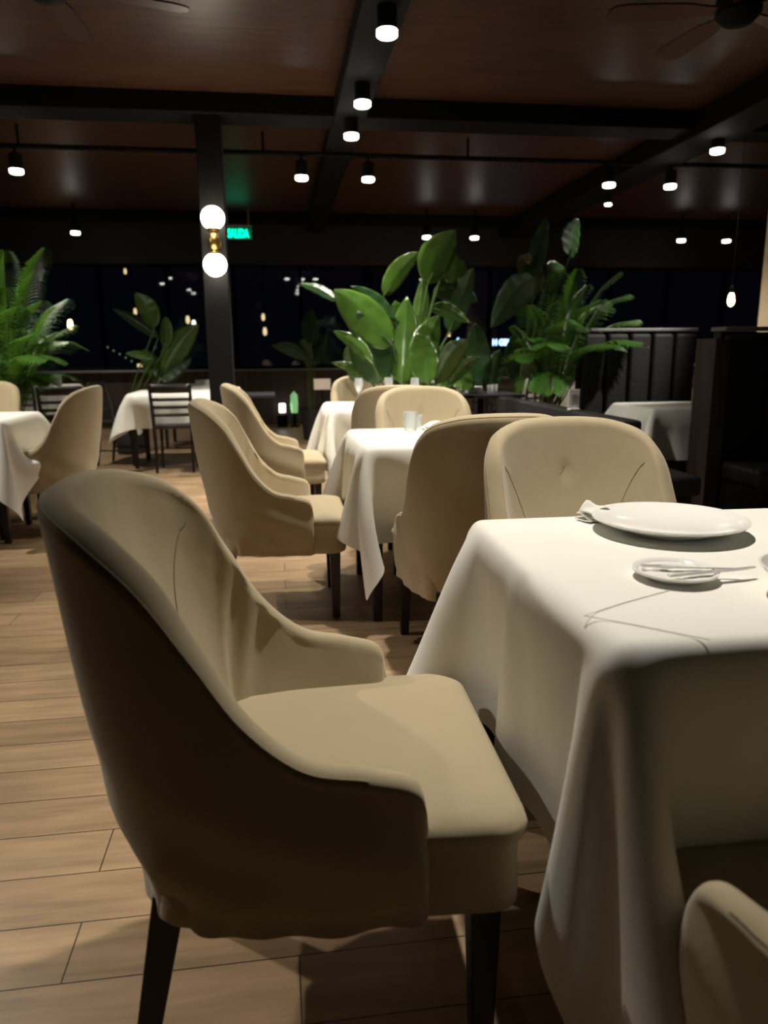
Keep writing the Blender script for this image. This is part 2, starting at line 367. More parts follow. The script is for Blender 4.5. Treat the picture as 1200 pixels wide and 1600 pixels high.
def chair_grid(seed, amp, hem=0.0):
    n = 61
    r = catmull(RIM, n); b = catmull(BOT, n)
    mir = lambda a: np.vstack([a, (a[::-1][1:])*np.array([1, -1, 1])])
    r = mir(r); b = mir(b); U = len(r)
    # inward horizontal direction
    tan = np.gradient(b, axis=0); nin = np.stack([-tan[:, 1], tan[:, 0], 0*tan[:, 0]], 1)
    ctr = np.array([.0, 0, 0]); sgn = np.sign(((ctr-b)*nin)[:, :2].sum(1)); sgn[sgn == 0] = 1
    nin = nin*sgn[:, None]; nin /= np.linalg.norm(nin, axis=1)[:, None]
    nin[:2] = nin[2]; nin[-2:] = nin[-3]
    rng = random.Random(seed); ph = [rng.uniform(0, 6.28) for _ in range(12)]
    G = []
    hgt = (r[:, 2]-.55)/(.40); hgt = np.clip(hgt, 0, 1)
    th = .048+.010*hgt
    NO, NR, NI = 22, 9, 22
    for i in range(U):
        row = []
        e = 1.0
        edge = min(i, U-1-i)
        shr = [.62, .44, .30, .19, .10, .05, .02][edge] if edge < 7 else 0
        t = th[i]; N = nin[i]; B = b[i]; Rr = r[i]
        uu = i/(U-1)
        z1 = Rr[2]-t*.5
        row.append(B+N*.05+np.array([0, 0, .012])); row.append(B+N*.012+np.array([0, 0, -.002]))
        for k in range(NO+1):
            f = k/NO; p = B+(np.array([Rr[0], Rr[1], z1])-B)*f
            z = p[2]
            out = .010*math.sin(PI*f)-.004*math.sin(PI*min(1, f*6))
            # soft cloth folds: diagonal pulls under the arm and hem ripples
            out += amp*(.0045*math.sin(26*uu+34*z+ph[0])*math.exp(-((z-.44)/.10)**2)+.003*math.sin(55*uu-20*z+ph[1])*max(0, 1-f*3)
                        + .003*math.sin(12*uu+9*z+ph[2]))
            if f < .12: out += .004*math.sin(90*uu+ph[3])*(1-f/.12)*amp
            row.append(p-N*out)
        c = np.array([Rr[0], Rr[1], z1])+N*t*.5
        for k in range(1, NR):
            a = PI*k/NR; row.append(c-N*math.cos(a)*t*.5+np.array([0, 0, math.sin(a)*t*.5]))
        Rin = c+N*t*.5; I = B+N*(.085+.03*hgt[i]); I = np.array([I[0], I[1], .43])
        for k in range(NI+1):
            f = k/NI; p = Rin+(I-Rin)*f
            bow = -.018*math.sin(PI*f)*hgt[i]
            z = p[2]
            cor = math.exp(-((abs(uu-.5)-.27)/.055)**2)
            bow += amp*.0085*cor*math.sin(95*(uu if uu < .5 else 1-uu)+22*z+ph[4])*math.exp(-((z-.62)/.13)**2)
            bow += amp*.002*math.sin(20*uu+11*z+ph[5])
            dmp = ((p[1])/.014)**2+((z-.80)/.014)**2
            row.append(p+N*bow+(-N*.006 if (dmp < 1.4 and hgt[i] > .9) else 0))
        row.append(I+N*.02+np.array([0, 0, -.03]))
        if shr:
            mid = B+(Rr-B)*.5
            for q in range(len(row)):
                z = row[q][2]; f = min(1, max(0, (z-.30)/max(.01, Rr[2]-.3)))
                m_ = B+(Rr-B)*f+N*t*.5; m_ = np.array([m_[0], m_[1], z-(.03*shr if f > .8 else 0)])
                row[q] = row[q]*(1-shr)+m_*shr
        G.append(row)
    return np.array(G)
def grid_faces(nu, nv):
    return [(i*nv+j, (i+1)*nv+j, (i+1)*nv+j+1, i*nv+j+1) for i in range(nu-1) for j in range(nv-1)]
def slab_plan(zs, seed=0):
    """stack of rounded-rectangle rings: (x0, x1, hy, z, corner)"""
    V = []; F = []; n = 0
    for (x0, x1, hy, z, cr) in zs:
        ring = []
        for (cx, cy, a0) in ((x1-cr, hy-cr, 0), (x0+cr, hy-cr, 90), (x0+cr, -hy+cr, 180), (x1-cr, -hy+cr, 270)):
            for k in range(7):
                a = R(a0+15*k); ring.append((cx+cr*math.cos(a), cy+cr*math.sin(a), z))
        n = len(ring); V += ring
    for i in range(len(zs)-1):
        for k in range(n): F.append((i*n+k, i*n+(k+1) % n, (i+1)*n+(k+1) % n, (i+1)*n+k))
    F.append(tuple(range(n-1, -1, -1))); F.append(tuple((len(zs)-1)*n+k for k in range(n)))
    return V, F
def make_armchair(label, loc, rz, seed=1, amp=1.0, group=None, detail=True):
    t = thing('slipcovered_armchair', label, 'armchair', loc, rz, group)
    G = chair_grid(seed, amp); nu, nv = G.shape[:2]
    F = grid_faces(nu, nv)
    F.append(tuple(range(nv))); F.append(tuple((nu-1)*nv+j for j in range(nv-1, -1, -1)))
    back = raw('curved_backrest', G.reshape(-1, 3), F, M['slip'], t)
    back.data.set_sharp_from_angle(angle=R(60))
    # seams: one along the rim inside, two down the inner back, joined to the cover
    def seam(pts, nm='seam'):
        MB().tube(pts, .0015, 6).build(nm, M['seam'], back, smooth=True)
    vi = 2+22+1+8+1
    seam([G[i][2+22+1+1] for i in range(12, nu-12)])
    for s in (1, -1):
        pts = []
        for k in range(0, 15):
            f = k/14; uo = .5+s*(.165-.085*f**.8)+0; i = uo*(nu-1); i0 = int(i); fr = i-i0
            vv = vi+1+f*16; v0 = int(vv); fv = vv-v0
            g = (G[i0][v0]*(1-fr)+G[i0+1][v0]*fr)*(1-fv)+(G[i0][v0+1]*(1-fr)+G[i0+1][v0+1]*fr)*fv
            pts.append(g)
        seam(pts)
    # seat cushion top
    seat = [(-.16, .33, .268, .425, .05), (-.165, .336, .272, .438, .055), (-.16, .333, .269, .450, .06), (-.15, .322, .258, .460, .065), (-.13, .30, .235, .468, .07), (-.10, .25, .18, .474, .07), (-.03, .16, .09, .478, .06)]
    V, F = slab_plan(seat)
    V = [(x, y*(.92 if x < -.05 else .92+.08*min(1, (x+.05)/.22)), z) for x, y, z in V]
    so = raw('seat', V, F, M['slip'], t); so.data.set_sharp_from_angle(angle=R(50))
    # skirt: straight drop below the cushion, a little crumpled
    rng = random.Random(seed+40); p = rng.uniform(0, 6)
    rings = [(-.19, .322, .256, .30, .05), (-.19, .325, .261, .306, .05), (-.19, .326, .262, .34, .05), (-.19, .325, .261, .38, .05), (-.19, .327, .263, .41, .05), (-.19, .333, .269, .428, .05)]
    V, F = slab_plan(rings)
    V = [(x*(1+.004*math.sin(40*z+18*y+p)*amp), y*(.90 if x < -.05 else (.90+.10*min(1, (x+.05)/.22)))*(1+.010*math.sin(30*x+50*z+p)*amp), z+(.004*math.sin(30*x+20*y+p)*amp if z < .31 else 0)) for x, y, z in V]
    raw('skirt', V, F, M['slip'], t).data.set_sharp_from_angle(angle=R(50))
    for (xt, xb, y, yb) in ((.275, .275, .215, .22), (-.175, -.235, .17, .185)):
        for s in (1, -1):
            mb = MB(); a, b_ = .024, .016
            P = [(xb+dx*b_, s*yb+dy*b_, 0) for dx, dy in ((-1, -1), (1, -1), (1, 1), (-1, 1))]+[(xt+dx*a, s*y+dy*a, .33) for dx, dy in ((-1, -1), (1, -1), (1, 1), (-1, 1))]
            mb.add(P, [(0, 3, 2, 1), (4, 5, 6, 7), (0, 1, 5, 4), (1, 2, 6, 5), (2, 3, 7, 6), (3, 0, 4, 7)])
            mb.build('leg', M['dwood'], t, bevel=.003)
    return t
g = 'beige slipcovered armchairs'
big = make_armchair('large beige slipcovered armchair in the foreground left of the near table', (.0, 1.225, 0), R(-1.5), 3, 1.0, g); big.scale = (1.09, 1.03, 1.0)
c2 = make_armchair('beige slipcovered armchair facing the second table, seen from its side', (-.05, 3.35, 0), R(-1), 8, 1.0, g)
dup(c2, (-.04, 5.09, 0), R(2), 'beige slipcovered armchair facing the farthest white table, behind the other side armchair', g)
cB = make_armchair('beige armchair across the near table, its pale inner back facing the viewer', (.84, 1.83, 0), R(-90), 5, .35, g)
cA = make_armchair('beige armchair with its shaded brown outer back to the viewer between two tables', (.71, 2.60, 0), R(91), 12, .8, g)
dup(cB, (.81, 3.98, 0), R(-91), 'beige armchair across the second table, tumbler in front of its inner back', g)
dup(cA, (.73, 4.76, 0), R(90), 'beige armchair with shaded outer back seen in a sliver before the farthest table', g)
dup(cB, (.72, 6.15, 0), R(-89), 'beige armchair across the farthest white table, below the big leafy plant', g)
dup(c2, (-1.48, 5.08, 0), R(178), 'beige armchair at the left table, outer back turned to the aisle', g)
dup(c2, (-2.25, 5.95, 0), R(-92), 'beige armchair cut by the left edge behind the left table', g)
dup(cA, (.738, .53, 0), R(90), 'dim beige armchair whose arm shows in the lower right corner', g)

# ------------------------------------------------------------------ tables with draped cloths
def drape(N, size, half, iters, seed, boxes=(), wind=(0, 0), rot=0.0, off=(0, 0), top=.764):
    """hang a square cloth over a square table top (position based dynamics, done once while the scene is built)"""
    rs = np.random.RandomState(seed)
    g_ = np.linspace(-size/2, size/2, N); X, Y = np.meshgrid(g_, g_, indexing='ij')
    c, s = math.cos(rot), math.sin(rot)
    P = np.stack([X*c-Y*s+off[0], X*s+Y*c+off[1], np.full_like(X, top)], -1)
    ins = (abs(P[..., 0]) < half+.002) & (abs(P[..., 1]) < half+.002)
    P += rs.normal(0, .0015, P.shape)*(~ins)[..., None]
    P[..., 2][ins] = top
    P[..., 2][~ins] -= .004
    pin = ins[..., None]
    Q = P.copy(); d = g_[1]-g_[0]; w_ = np.where(ins, 0.0, 1.0)[..., None]
    def sets():
        out = []
        for (a, b, L, st) in (((1, 0), None, d, 1.0), ((0, 1), None, d, 1.0), ((1, 1), 1, d*1.41421, .35), ((1, 1), -1, d*1.41421, .35), ((2, 0), None, 2*d, .12), ((0, 2), None, 2*d, .12), ((4, 0), None, 4*d, .03), ((0, 4), None, 4*d, .03)):
            for par in range(2):
                da, db = a
                m = max(da, db)*1
                ax = 0 if da else 1
                if b == -1:
                    sl1 = (slice(par, N-1, 2), slice(1, N)); sl2 = (slice(par+1, N, 2), slice(0, N-1))
                    n0 = min(P[sl1].shape[0], P[sl2].shape[0]); sl1 = (slice(par, par+2*n0, 2), slice(1, N)); sl2 = (slice(par+1, par+1+2*n0, 2), slice(0, N-1))
                elif b == 1:
                    n0 = (N-1-par+1)//2; sl1 = (slice(par, par+2*n0, 2), slice(0, N-1)); sl2 = (slice(par+1, par+1+2*n0, 2), slice(1, N))
                    n0 = min(P[sl1].shape[0], P[sl2].shape[0]); sl1 = (slice(par, par+2*n0, 2), slice(0, N-1)); sl2 = (slice(par+1, par+1+2*n0, 2), slice(1, N))
                else:
                    idx = np.array([i for i in range(N-m) if (i//m) % 2 == par])
                    if ax == 0: sl1 = (idx, slice(None)); sl2 = (idx+m, slice(None))
                    else: sl1 = (slice(None), idx); sl2 = (slice(None), idx+m)
                out.append((sl1, sl2, L, st))
        return out
    CS = sets()
    for it in range(iters):
        v = (P-Q)*(.985 if it < iters*.7 else .9)
        Q = P.copy(); acc = np.zeros_like(P); acc[..., 2] = -.00045
        if it < iters*.75: acc[..., 0] += wind[0]*.00045*math.sin(it*.05); acc[..., 1] += wind[1]*.00045*math.sin(it*.037+1)
        P = P+np.clip(v, -.02, .02)*w_+acc*w_
        for rep in range(3):
            for (a, b, L, st) in CS:
                D = P[b]-P[a]; ln = np.sqrt((D*D).sum(-1, keepdims=True))+1e-9
                wa, wb = w_[a], w_[b]; ws = wa+wb+1e-9
                cor = D*((ln-L)/ln)*st/ws
                P[a] = P[a]+cor*wa; P[b] = P[b]-cor*wb
        # table collision
        x, y, z = P[..., 0], P[..., 1], P[..., 2]
        for (x0, x1, y0, y1, zt, mg) in ((-half, half, -half, half, top, .006),)+tuple(boxes):
            hit = (x > x0-mg) & (x < x1+mg) & (y > y0-mg) & (y < y1+mg) & (z < zt+.003) & (w_[..., 0] > 0)
            if hit.any():
                dd = np.stack([x-(x0-mg), (x1+mg)-x, y-(y0-mg), (y1+mg)-y, (zt+.003-z)], -1); k = dd.argmin(-1)
                x[hit & (k == 0)] = x0-mg; x[hit & (k == 1)] = x1+mg; y[hit & (k == 2)] = y0-mg; y[hit & (k == 3)] = y1+mg; z[hit & (k == 4)] = zt+.003
        P[..., 2] = np.maximum(P[..., 2], .012)
    return P
def cloth_obj(name, P, m, loc, rz=0, crease=None):
    N = P.shape[0]; F = [(i*N+j, (i+1)*N+j, (i+1)*N+j+1, i*N+j+1) for i in range(N-1) for j in range(N-1)]
    o = raw(name, P.reshape(-1, 3), F, m); o.location = loc; o.rotation_euler = (0, 0, rz)
    if sum(p.normal.z*p.area for p in o.data.polygons) < 0: o.data.flip_normals()
    so = o.modifiers.new('thick', 'SOLIDIFY'); so.thickness = .0014; so.offset = 1
    sb = o.modifiers.new('smooth', 'SUBSURF'); sb.levels = 1; sb.render_levels = 2
    return o
def table(label, loc, rz=0, half=.4, group='square dining tables'):
    t = thing('dining_table', label, 'table', loc, rz, group)
    MB().box((0, 0, .736), (half*2-.03, half*2-.03, .032)).build('tabletop', M['dwood'], t, bevel=.004)
    MB().box((0, 0, .70), (half*2-.1, half*2-.1, .05)).build('apron', M['dwood'], t)
    for sx in (1, -1):
        for sy in (1, -1):
            MB().box((sx*(half-.045), sy*(half-.045), .363), (.05, .05, .726), taper=.75).build('leg', M['dwood'], t, bevel=.003)
    return t
SEATS = ((-.27, .27, .235, 1.1, .485, .006), (-.28, -.205, .37, 1.1, .565, .006), (.205, .28, .37, 1.1, .565, .006))   # the chair tucked under the far side
PA = drape(61, 1.60, .4, 560, 4, boxes=SEATS, wind=(1.6, -.6), rot=R(-2))
wx_ = np.clip((-.05-PA[..., 1])/.25, 0, 1)*.5
PA[..., 0] = np.where(PA[..., 0] < -.415, -.415+(PA[..., 0]+.415)*(1-wx_), PA[..., 0])    # this corner hangs almost plumb
PB = drape(49, 1.60, .4, 460, 4, boxes=[(b[2], b[3], b[0], b[1], b[4], b[5]) for b in SEATS], wind=(.35, -.6)).transpose(1, 0, 2)[..., [1, 0, 2]]
PC = drape(39, 1.52, .4, 360, 21, wind=(.3, .6))
gt = 'square dining tables'; gc = 'white tablecloths over square tables'
T1 = (.832, 1.262, 0); T2 = (.752, 3.40, 0); T3 = (.765, 5.58, 0); T4 = (-2.06, 5.13, 0); T5 = (-1.1, 8.15, 0); T6 = (-1.02, 9.75, 0)
T7 = (-3.05, 10.3, 0); T8 = (3.9, 9.9, 0); T9 = (2.80, 5.0, 0); T10 = (3.36, 3.28, 0)
for loc, rz, P, la, lb in ((T1, 0, PA, 'dark table hidden under the near white tablecloth', 'large white tablecloth on the near table, long corner hanging at front'),
                           (T2, 0, PB, 'dark table under the second white tablecloth', 'white tablecloth on the second table, pointed corner hanging by the dark legs'),
                           (T3, 0, PB, 'dark table under the farthest white cloth of the centre row', 'white tablecloth on the farthest table of the centre row'),
                           (T4, 0, PB, 'dark table at the left edge under a white cloth', 'white tablecloth on the table at the left edge'),
                           (T5, 0, PC, 'small table behind the black ladder-back chair', 'white tablecloth between the two black wooden chairs'),
                           (T6, 0, PC, 'far table beyond the black ladder-back chair', 'white tablecloth on the far table left of the column foot'),
                           (T7, 0, PC, 'far table behind the left palm', 'white tablecloth on the far table behind the left palm'),
                           (T8, 0, PC, 'far table behind the right palm trunk', 'white tablecloth hanging behind the right palm trunk'),
                           (T9, 0, PC, 'table in front of the high dark booth', 'white tablecloth on the table before the high dark booth'),
                           (T10, 0, PB, 'table at the right edge in the near booth', 'white tablecloth cut by the right edge beside the booth bench')):
    tb = table(la, loc, rz, group=gt)
    cl = tag(cloth_obj('tablecloth', P, M['cloth'], loc, rz+(-PI/2 if loc == T4 else PI if loc in (T5, T6) else 0)), lb, 'tablecloth', gc)
    if loc == T1: near_cloth = cl
    if loc == T9: tb.scale = cl.scale = (.78, .78, 1)

# fold creases pressed into the near cloth
def crease(pts, r=.0008):
    MB().tube([Vector(p)-Vector(T1) for p in pts], r, 6).build('pressed_crease', M['cloth'], near_cloth, smooth=True)
crease([(.436, .985, .7665), (.52, 1.03, .7665), (.62, 1.075, .7665)])
crease([(.436, .985, .7665), (.50, .93, .7665), (.565, .868, .7665)])

# ------------------------------------------------------------------ things on the tables
def plate(label, x, y, z, r, foot, h, group, rim=.006, tilt=0):
    t = MB().lathe([(.001, .004), (foot-.006, .004), (foot-.004, 0), (foot, 0), (foot+.004, .006), (r*.86, h*.62), (r, h-.002), (r+.001, h+.002), (r-.004, h+.002), (r*.85, h*.78), (foot*.95, .012), (.001, .010)], n=56).build('plate', M['china'], smooth=True)
    t.location = (x, y, z); t.rotation_euler = (tilt, 0, 0); return tag(t, label, 'plate', group)
ZT = .7662
plate('large white dinner plate near the far edge of the near table', .825, 1.455, ZT, .160, .085, .030, 'plates on the near table')
plate('small white side plate carrying cutlery on the near table', .665, 1.14, ZT, .070, .045, .014, 'plates on the near table')
plate('small white plate cut by the right edge of the picture', 1.09, 1.345, ZT, .05, .03, .012, 'plates on the near table')
bw = MB().lathe([(.001, .003), (.04, .003), (.044, 0), (.048, .004), (.075, .02), (.098, .047), (.1, .05), (.096, .05), (.072, .026), (.045, .011), (.001, .009)], n=56).build('bowl', M['china'], smooth=True)
bw.location = (.842, 1.0, ZT); tag(bw, 'white bowl at the right edge of the near table', 'bowl')
def fork(label, loc, rz, group, tilt=0):
    t = thing('fork', label, 'fork', loc, rz, group); t.rotation_euler = (0, tilt, rz)
    mb = MB().box((.03, 0, 0), (.12, .008, .0022)).box((.10, 0, .0005), (.03, .014, .002)).box((.122, 0, .001), (.018, .022, .002)); mb.build('handle', M['steel'], t, bevel=.001)
    m2 = MB()
    for k in range(4): m2.box((.15, -.009+.006*k, .002), (.042, .0028, .0018))
    m2.build('tines', M['steel'], t); return t
def knife(label, loc, rz, group, tilt=0):
    t = thing('table_knife', label, 'knife', loc, rz, group); t.rotation_euler = (0, tilt, rz)
    MB().box((-.04, 0, 0), (.10, .012, .005)).build('handle', M['steel'], t, bevel=.0015)
    mb = MB(); O = [(.01, -.008), (.09, -.010), (.125, -.004), (.125, .004), (.01, .006)]
    mb.add([(x, y, -.001) for x, y in O]+[(x, y, .001) for x, y in O], [(4, 3, 2, 1, 0), (5, 6, 7, 8, 9)]+[(i, (i+1) % 5, 5+(i+1) % 5, 5+i) for i in range(5)])
    mb.build('blade', M['steel'], t); return t
fork('steel fork lying across the small side plate', (.745, 1.125, ZT+.0165), R(166), 'cutlery on the small side plate').scale = (.8, .8, .8)
knife('steel knife lying across the small side plate beside the fork', (.70, 1.105, ZT+.018), R(8), 'cutlery on the small side plate').scale = (.8, .8, .8)
def napkin(label, x, y, z, rz, sx, sy, group):
    n = 12; V = []; F = []
    for L_ in range(3):
        for i in range(n):
            for j in range(n):
                u, v = i/(n-1)-.5, j/(n-1)-.5; k = 1-.08*L_
                V.append((u*sx*k, v*sy*k, .004+.007*L_+.008*math.sin(5*u+L_)*math.cos(4*v+2*L_)*(.3+L_*.4) + .008*L_*(1-4*u*u)))
    for L_ in range(3):
        b = L_*n*n
        F += [(b+i*n+j, b+(i+1)*n+j, b+(i+1)*n+j+1, b+i*n+j+1) for i in range(n-1) for j in range(n-1)]
    o = raw('napkin', V, F, M['cloth']); o.location = (x, y, z); o.rotation_euler = (0, 0, rz)
    s_ = o.modifiers.new('t', 'SOLIDIFY'); s_.thickness = .003; s_.offset = 0
    return tag(o, label, 'napkin', group)
napkin('folded white napkin behind the large plate', .712, 1.582, ZT+.001, R(20), .07, .05, 'folded napkins')
napkin('folded white napkin beside the tumbler on the second table', .80, 3.63, ZT, R(10), .20, .11, 'folded napkins')
def tumbler(label, x, y, group, r=.036, h=.095, z=ZT):
    o = MB().lathe([(.001, .0), (r*.82, 0), (r*.86, .004), (r, h), (r-.003, h), (r*.80, .012), (.001, .010)], n=28).build('tumbler', M['tumbler'], smooth=True)
    o.location = (x, y, z); return tag(o, label, 'glass', group)
tumbler('clear tumbler in front of the chair across the second table', .645, 3.62, 'tumblers')
tumbler('small clear tumbler behind the napkin on the second table', .70, 3.74, 'tumblers', .03, .07)
plate('small white plate at the far side of the second table', .92, 3.70, ZT, .075, .045, .014, 'plates on the second table')
fork('fork beside the napkin on the second table', (.78, 3.56, ZT+.002), R(15), 'cutlery on the second table')
knife('knife beside the napkin on the second table', (.86, 3.60, ZT+.004), R(12), 'cutlery on the second table')
def wineglass(label, x, y, z, group, s=1.0):
    o = MB().lathe([(.001, 0), (.033*s, 0), (.03*s, .003), (.004*s, .008), (.0035*s, .08*s), (.02*s, .10*s), (.034*s, .14*s), (.03*s, .19*s), (.028*s, .19*s), (.032*s, .14*s), (.018*s, .104*s), (.001, .098*s)], n=24).build('wine_glass', M['tumbler'], smooth=True)
    o.location = (x, y, z); return tag(o, label, 'glass', group)
wineglass('stemmed glass at the left of the farthest centre table', .62, 5.75, ZT, 'stemmed glasses')
wineglass('stemmed glass at the middle of the farthest centre table', .86, 5.80, ZT, 'stemmed glasses')
wineglass('stemmed glass at the right of the farthest centre table', 1.04, 5.65, ZT, 'stemmed glasses')
def card(label, x, y, z, w_, h, group, rz=0, wide=False):
    t = thing('table_card', label, 'table card', (x, y, z), rz, group)
    MB().box((0, 0, .005), (w_*.9, .05, .01)).build('card_base', M['paper'], t, bevel=.002)
    MB().box((0, 0, h/2+.008), (w_, .006, h)).build('card_panel', M['paper'], t, bevel=.001)
    mb = MB()
    for k in range(4): mb.box((0, -.004, h*(.72-.16*k)+.008), (w_*(.56-.1*(k % 2)), .002, h*.05))
    mb.build('printed_lines', M['ink'], t); return t
candle = MB().lathe([(.001, 0), (.016, 0), (.016, .13), (.012, .135), (.001, .135)], n=20).build('candle', M['paper'], smooth=True)
candle.location = (1.10, 5.38, ZT); tag(candle, 'slim white candle on the farthest centre table', 'candle')
card('low white card holder at the far right of the second table', 1.02, 3.72, ZT, .10, .055, 'white table cards')

# ------------------------------------------------------------------ black divider bench, booths, dark tables
dv = thing('divider_bench', 'long low black bench divider running back behind the near chairs', 'bench', (1.93, 5.05, 0))
MB().box((0, 0, .39), (.12, 2.4, .76)).build('backrest', M['leather'], dv, bevel=.02)
MB().box((.26, 0, .38), (.40, 2.36, .12)).build('seat', M['leather'], dv, bevel=.03)
MB().box((.24, 0, .16), (.34, 2.3, .32)).build('plinth', M['dwood'], dv)
card('upright white card with grey print on the black bench divider', 1.90, 4.62, .772, .075, .125, 'white table cards')
def booth(label, x0, x1, y, h, seat_y, panels, group, endpanel=True):
    t = thing('booth', label, 'booth', ((x0+x1)/2, y, 0), 0, group); W = x1-x0
    MB().box((0, .08, h/2-.01), (W, .08, h-.02)).build('back_panel', M['dwood'], t)
    n = panels; pw = W/n
    for k in range(n):
        MB().box((-W/2+pw*(k+.5), .0, (h+.42)/2-.01), (pw-.012, .09, h-.46)).build('upholstered_channel', M['leather'], t, bevel=.03)
    MB().box((0, .06, h), (W+.02, .17, .025)).build('top_ledge', M['ledge'], t, bevel=.005)
    MB().box((0, -.24, .39), (W, .44, .12)).build('seat', M['leather'], t, bevel=.03)
    MB().box((0, -.22, .165), (W, .38, .33)).build('plinth', M['dwood'], t)
    if endpanel:
        MB().box((-W/2-.06, .02, h/2-.03), (.10, .22, h-.06)).build('end_panel', M['panel'], t, bevel=.004)
    return t
booth('high dark booth with channelled back behind the small clothed table', 2.52, 3.52, 6.0, 1.315, 5.6, 5, 'dark booths', False)
booth('dark booth cut by the right edge with a wooden end panel', 2.79, 5.2, 4.42, 1.275, 4.0, 8, 'dark booths')
sq = thing('cream_column', 'cream plastered column cut by the right edge', 'column', (5.0, 6.65, 0))
MB().box((0, 0, H/2-.01), (.62, .5, H-.02)).build('shaft', M['cream'], sq, bevel=.01)
MB().box((0, 0, .06), (.66, .54, .12)).build('plinth', M['panel'], sq, bevel=.005)
def dark_table(label, x, y, half, group='bare dark tables'):
    t = thing('bare_table', label, 'table', (x, y, 0), 0, group)
    MB().box((0, 0, .745), (half*2, half*2, .03)).build('tabletop', M['leather'], t, bevel=.004)
    MB().lathe([(.001, .03), (.03, .03), (.03, .73), (.001, .73)], n=16).build('pedestal', M['black'], t, smooth=True)
    MB().lathe([(.001, 0), (.22, 0), (.22, .015), (.03, .035), (.001, .035)], n=28).build('foot', M['black'], t, smooth=True)
    return t
dark_table('bare dark table with stacked white plates behind the chairs', 1.92, 6.95, .33)
for k in range(6):
    p = plate('white plate in the stack on the bare dark table, %s' % ['bottom', 'second from the bottom', 'third from the bottom', 'fourth from the bottom', 'second from the top', 'topmost'][k], 1.84, 6.9, .7605+.0105*k, .085, .05, .010, 'stacked plates')
for k, (x, y) in enumerate(((1.98, 6.85), (2.06, 6.95), (1.74, 7.08))):
    tumbler('small glass on the bare dark table, %s' % ['left of the pair beside the stacked plates', 'right of the pair beside the stacked plates', 'behind the stacked plates'][k], x, y, 'small glasses', .025, .08, .7605)
dark_table('bare dark table behind the rearmost side armchair', -.33, 7.55, .30)
nb = MB().box((0, 0, .035), (.07, .07, .07)).build('napkin_block', M['paper'], bevel=.008); nb.location = (-.40, 7.45, .7605); tag(nb, 'white block of napkins on the dark table beside the column foot', 'napkins')
# black ladder-back chairs
def ladder_chair(label, loc, rz, group='black ladder-back chairs'):
    t = thing('ladderback_chair', label, 'chair', loc, rz, group); D = M['dwood']
    V, F = slab_plan([(-.19, .21, .195, .435, .06), (-.195, .215, .20, .445, .06), (-.195, .215, .20, .458, .06), (-.18, .20, .185, .468, .06)])
    raw('seat', V, F, D, t).data.set_sharp_from_angle(angle=R(50))
    for s in (1, -1):
        MB().tube([(-.215, s*.175, 0), (-.18, s*.175, .25), (-.18, s*.18, .45), (-.20, s*.185, .65), (-.25, s*.19, .86)], [.014, .018, .019, .018, .015], 10).build('back_post', D, t, smooth=True)
        MB().tube([(.18, s*.175, 0), (.175, s*.165, .44)], [.013, .018], 10).build('leg', D, t, smooth=True)
        MB().tube([(.17, s*.165, .16), (-.19, s*.172, .16)], .009, 8).build('side_stretcher', D, t, smooth=True)
        MB().tube([(.175, s*.165, .26), (.15, s*.162, .36), (.07, s*.16, .43)], .008, 8).build('bentwood_brace', D, t, smooth=True)
    MB().tube([(.17, -.165, .20), (.17, .165, .20)], .009, 8).build('front_stretcher', D, t, smooth=True)
    def slat(z, h, x, nm):
        n = 10; V = []
        for i in range(n+1):
            y = -.185+.37*i/n; cx = x-.02*(1-(y/.185)**2)
            V += [(cx-.007, y, z-h/2), (cx+.007, y, z-h/2), (cx+.007-.004, y, z+h/2), (cx-.011, y, z+h/2)]
        F = [(4*i+a, 4*i+(a+1) % 4, 4*(i+1)+(a+1) % 4, 4*(i+1)+a) for i in range(n) for a in range(4)]+[(0, 1, 2, 3), (4*n+3, 4*n+2, 4*n+1, 4*n)]
        raw(nm, V, F, D, t)
    slat(.825, .085, -.24, 'top_rail')
    for z, x in ((.72, -.215), (.645, -.20), (.57, -.19)): slat(z, .032, x, 'slat')
    return t
lc = ladder_chair('black ladder-back chair seen from behind at the small clothed table', (-1.03, 7.66, 0), R(90))
gl = 'black ladder-back chairs'
dup(lc, (-1.66, 8.22, 0), R(-14), 'black ladder-back chair in profile at the left of the small clothed table', gl)
dup(lc, (-2.05, 7.55, 0), R(100), 'dark ladder-back chair just right of the left armchair back', gl)
dup(lc, (2.72, 8.75, 0), R(60), 'dark ladder-back chair left of the cloth behind the right palm', gl)
dup(lc, (3.12, 9.2, 0), R(120), 'dark ladder-back chair touching the cloth behind the right palm', gl)
dup(lc, (-3.05, 9.55, 0), R(90), 'dark ladder-back chair at the far table behind the left palm', gl)
dup(lc, (2.15, 8.3, 0), R(200), 'dark ladder-back chair beyond the bare dark table', gl)
for lab, x, y, w_, h in (('white card standing on the far left table', -2.80, 10.15, .10, .14), ('low white card on the far left table, beside the standing one', -2.86, 9.98, .12, .07), ('white card on the far table left of the column foot', -.86, 9.55, .30, .06), ('small white bottle-shaped card on the table before the high booth', 2.99, 5.05, .03, .10)):
    card(lab, x, y, ZT, w_, h, 'white table cards')
ms = thing('menu_stand', 'beige board on a thin black post beyond the side armchairs', 'sign board', (.53, 9.0, 0))
MB().box((0, 0, .78), (.20, .02, .13)).build('board', M['grey'], ms, bevel=.004)
MB().tube([(0, .02, .02), (0, .02, .80)], .01, 8).build('post', M['black'], ms, smooth=True)
MB().lathe([(.001, 0), (.13, 0), (.13, .015), (.001, .02)], n=24).build('foot', M['black'], ms, smooth=True)
fl = thing('floor_lantern', 'small lit lantern on the floor by the back wall', 'lantern', (.06, 11.9, 0))
MB().box((0, 0, .10), (.16, .16, .20)).build('lantern_base', M['black'], fl, bevel=.005)
MB().box((0, 0, .30), (.10, .10, .14)).build('lit_pane', M['whitelamp'], fl, bevel=.01)
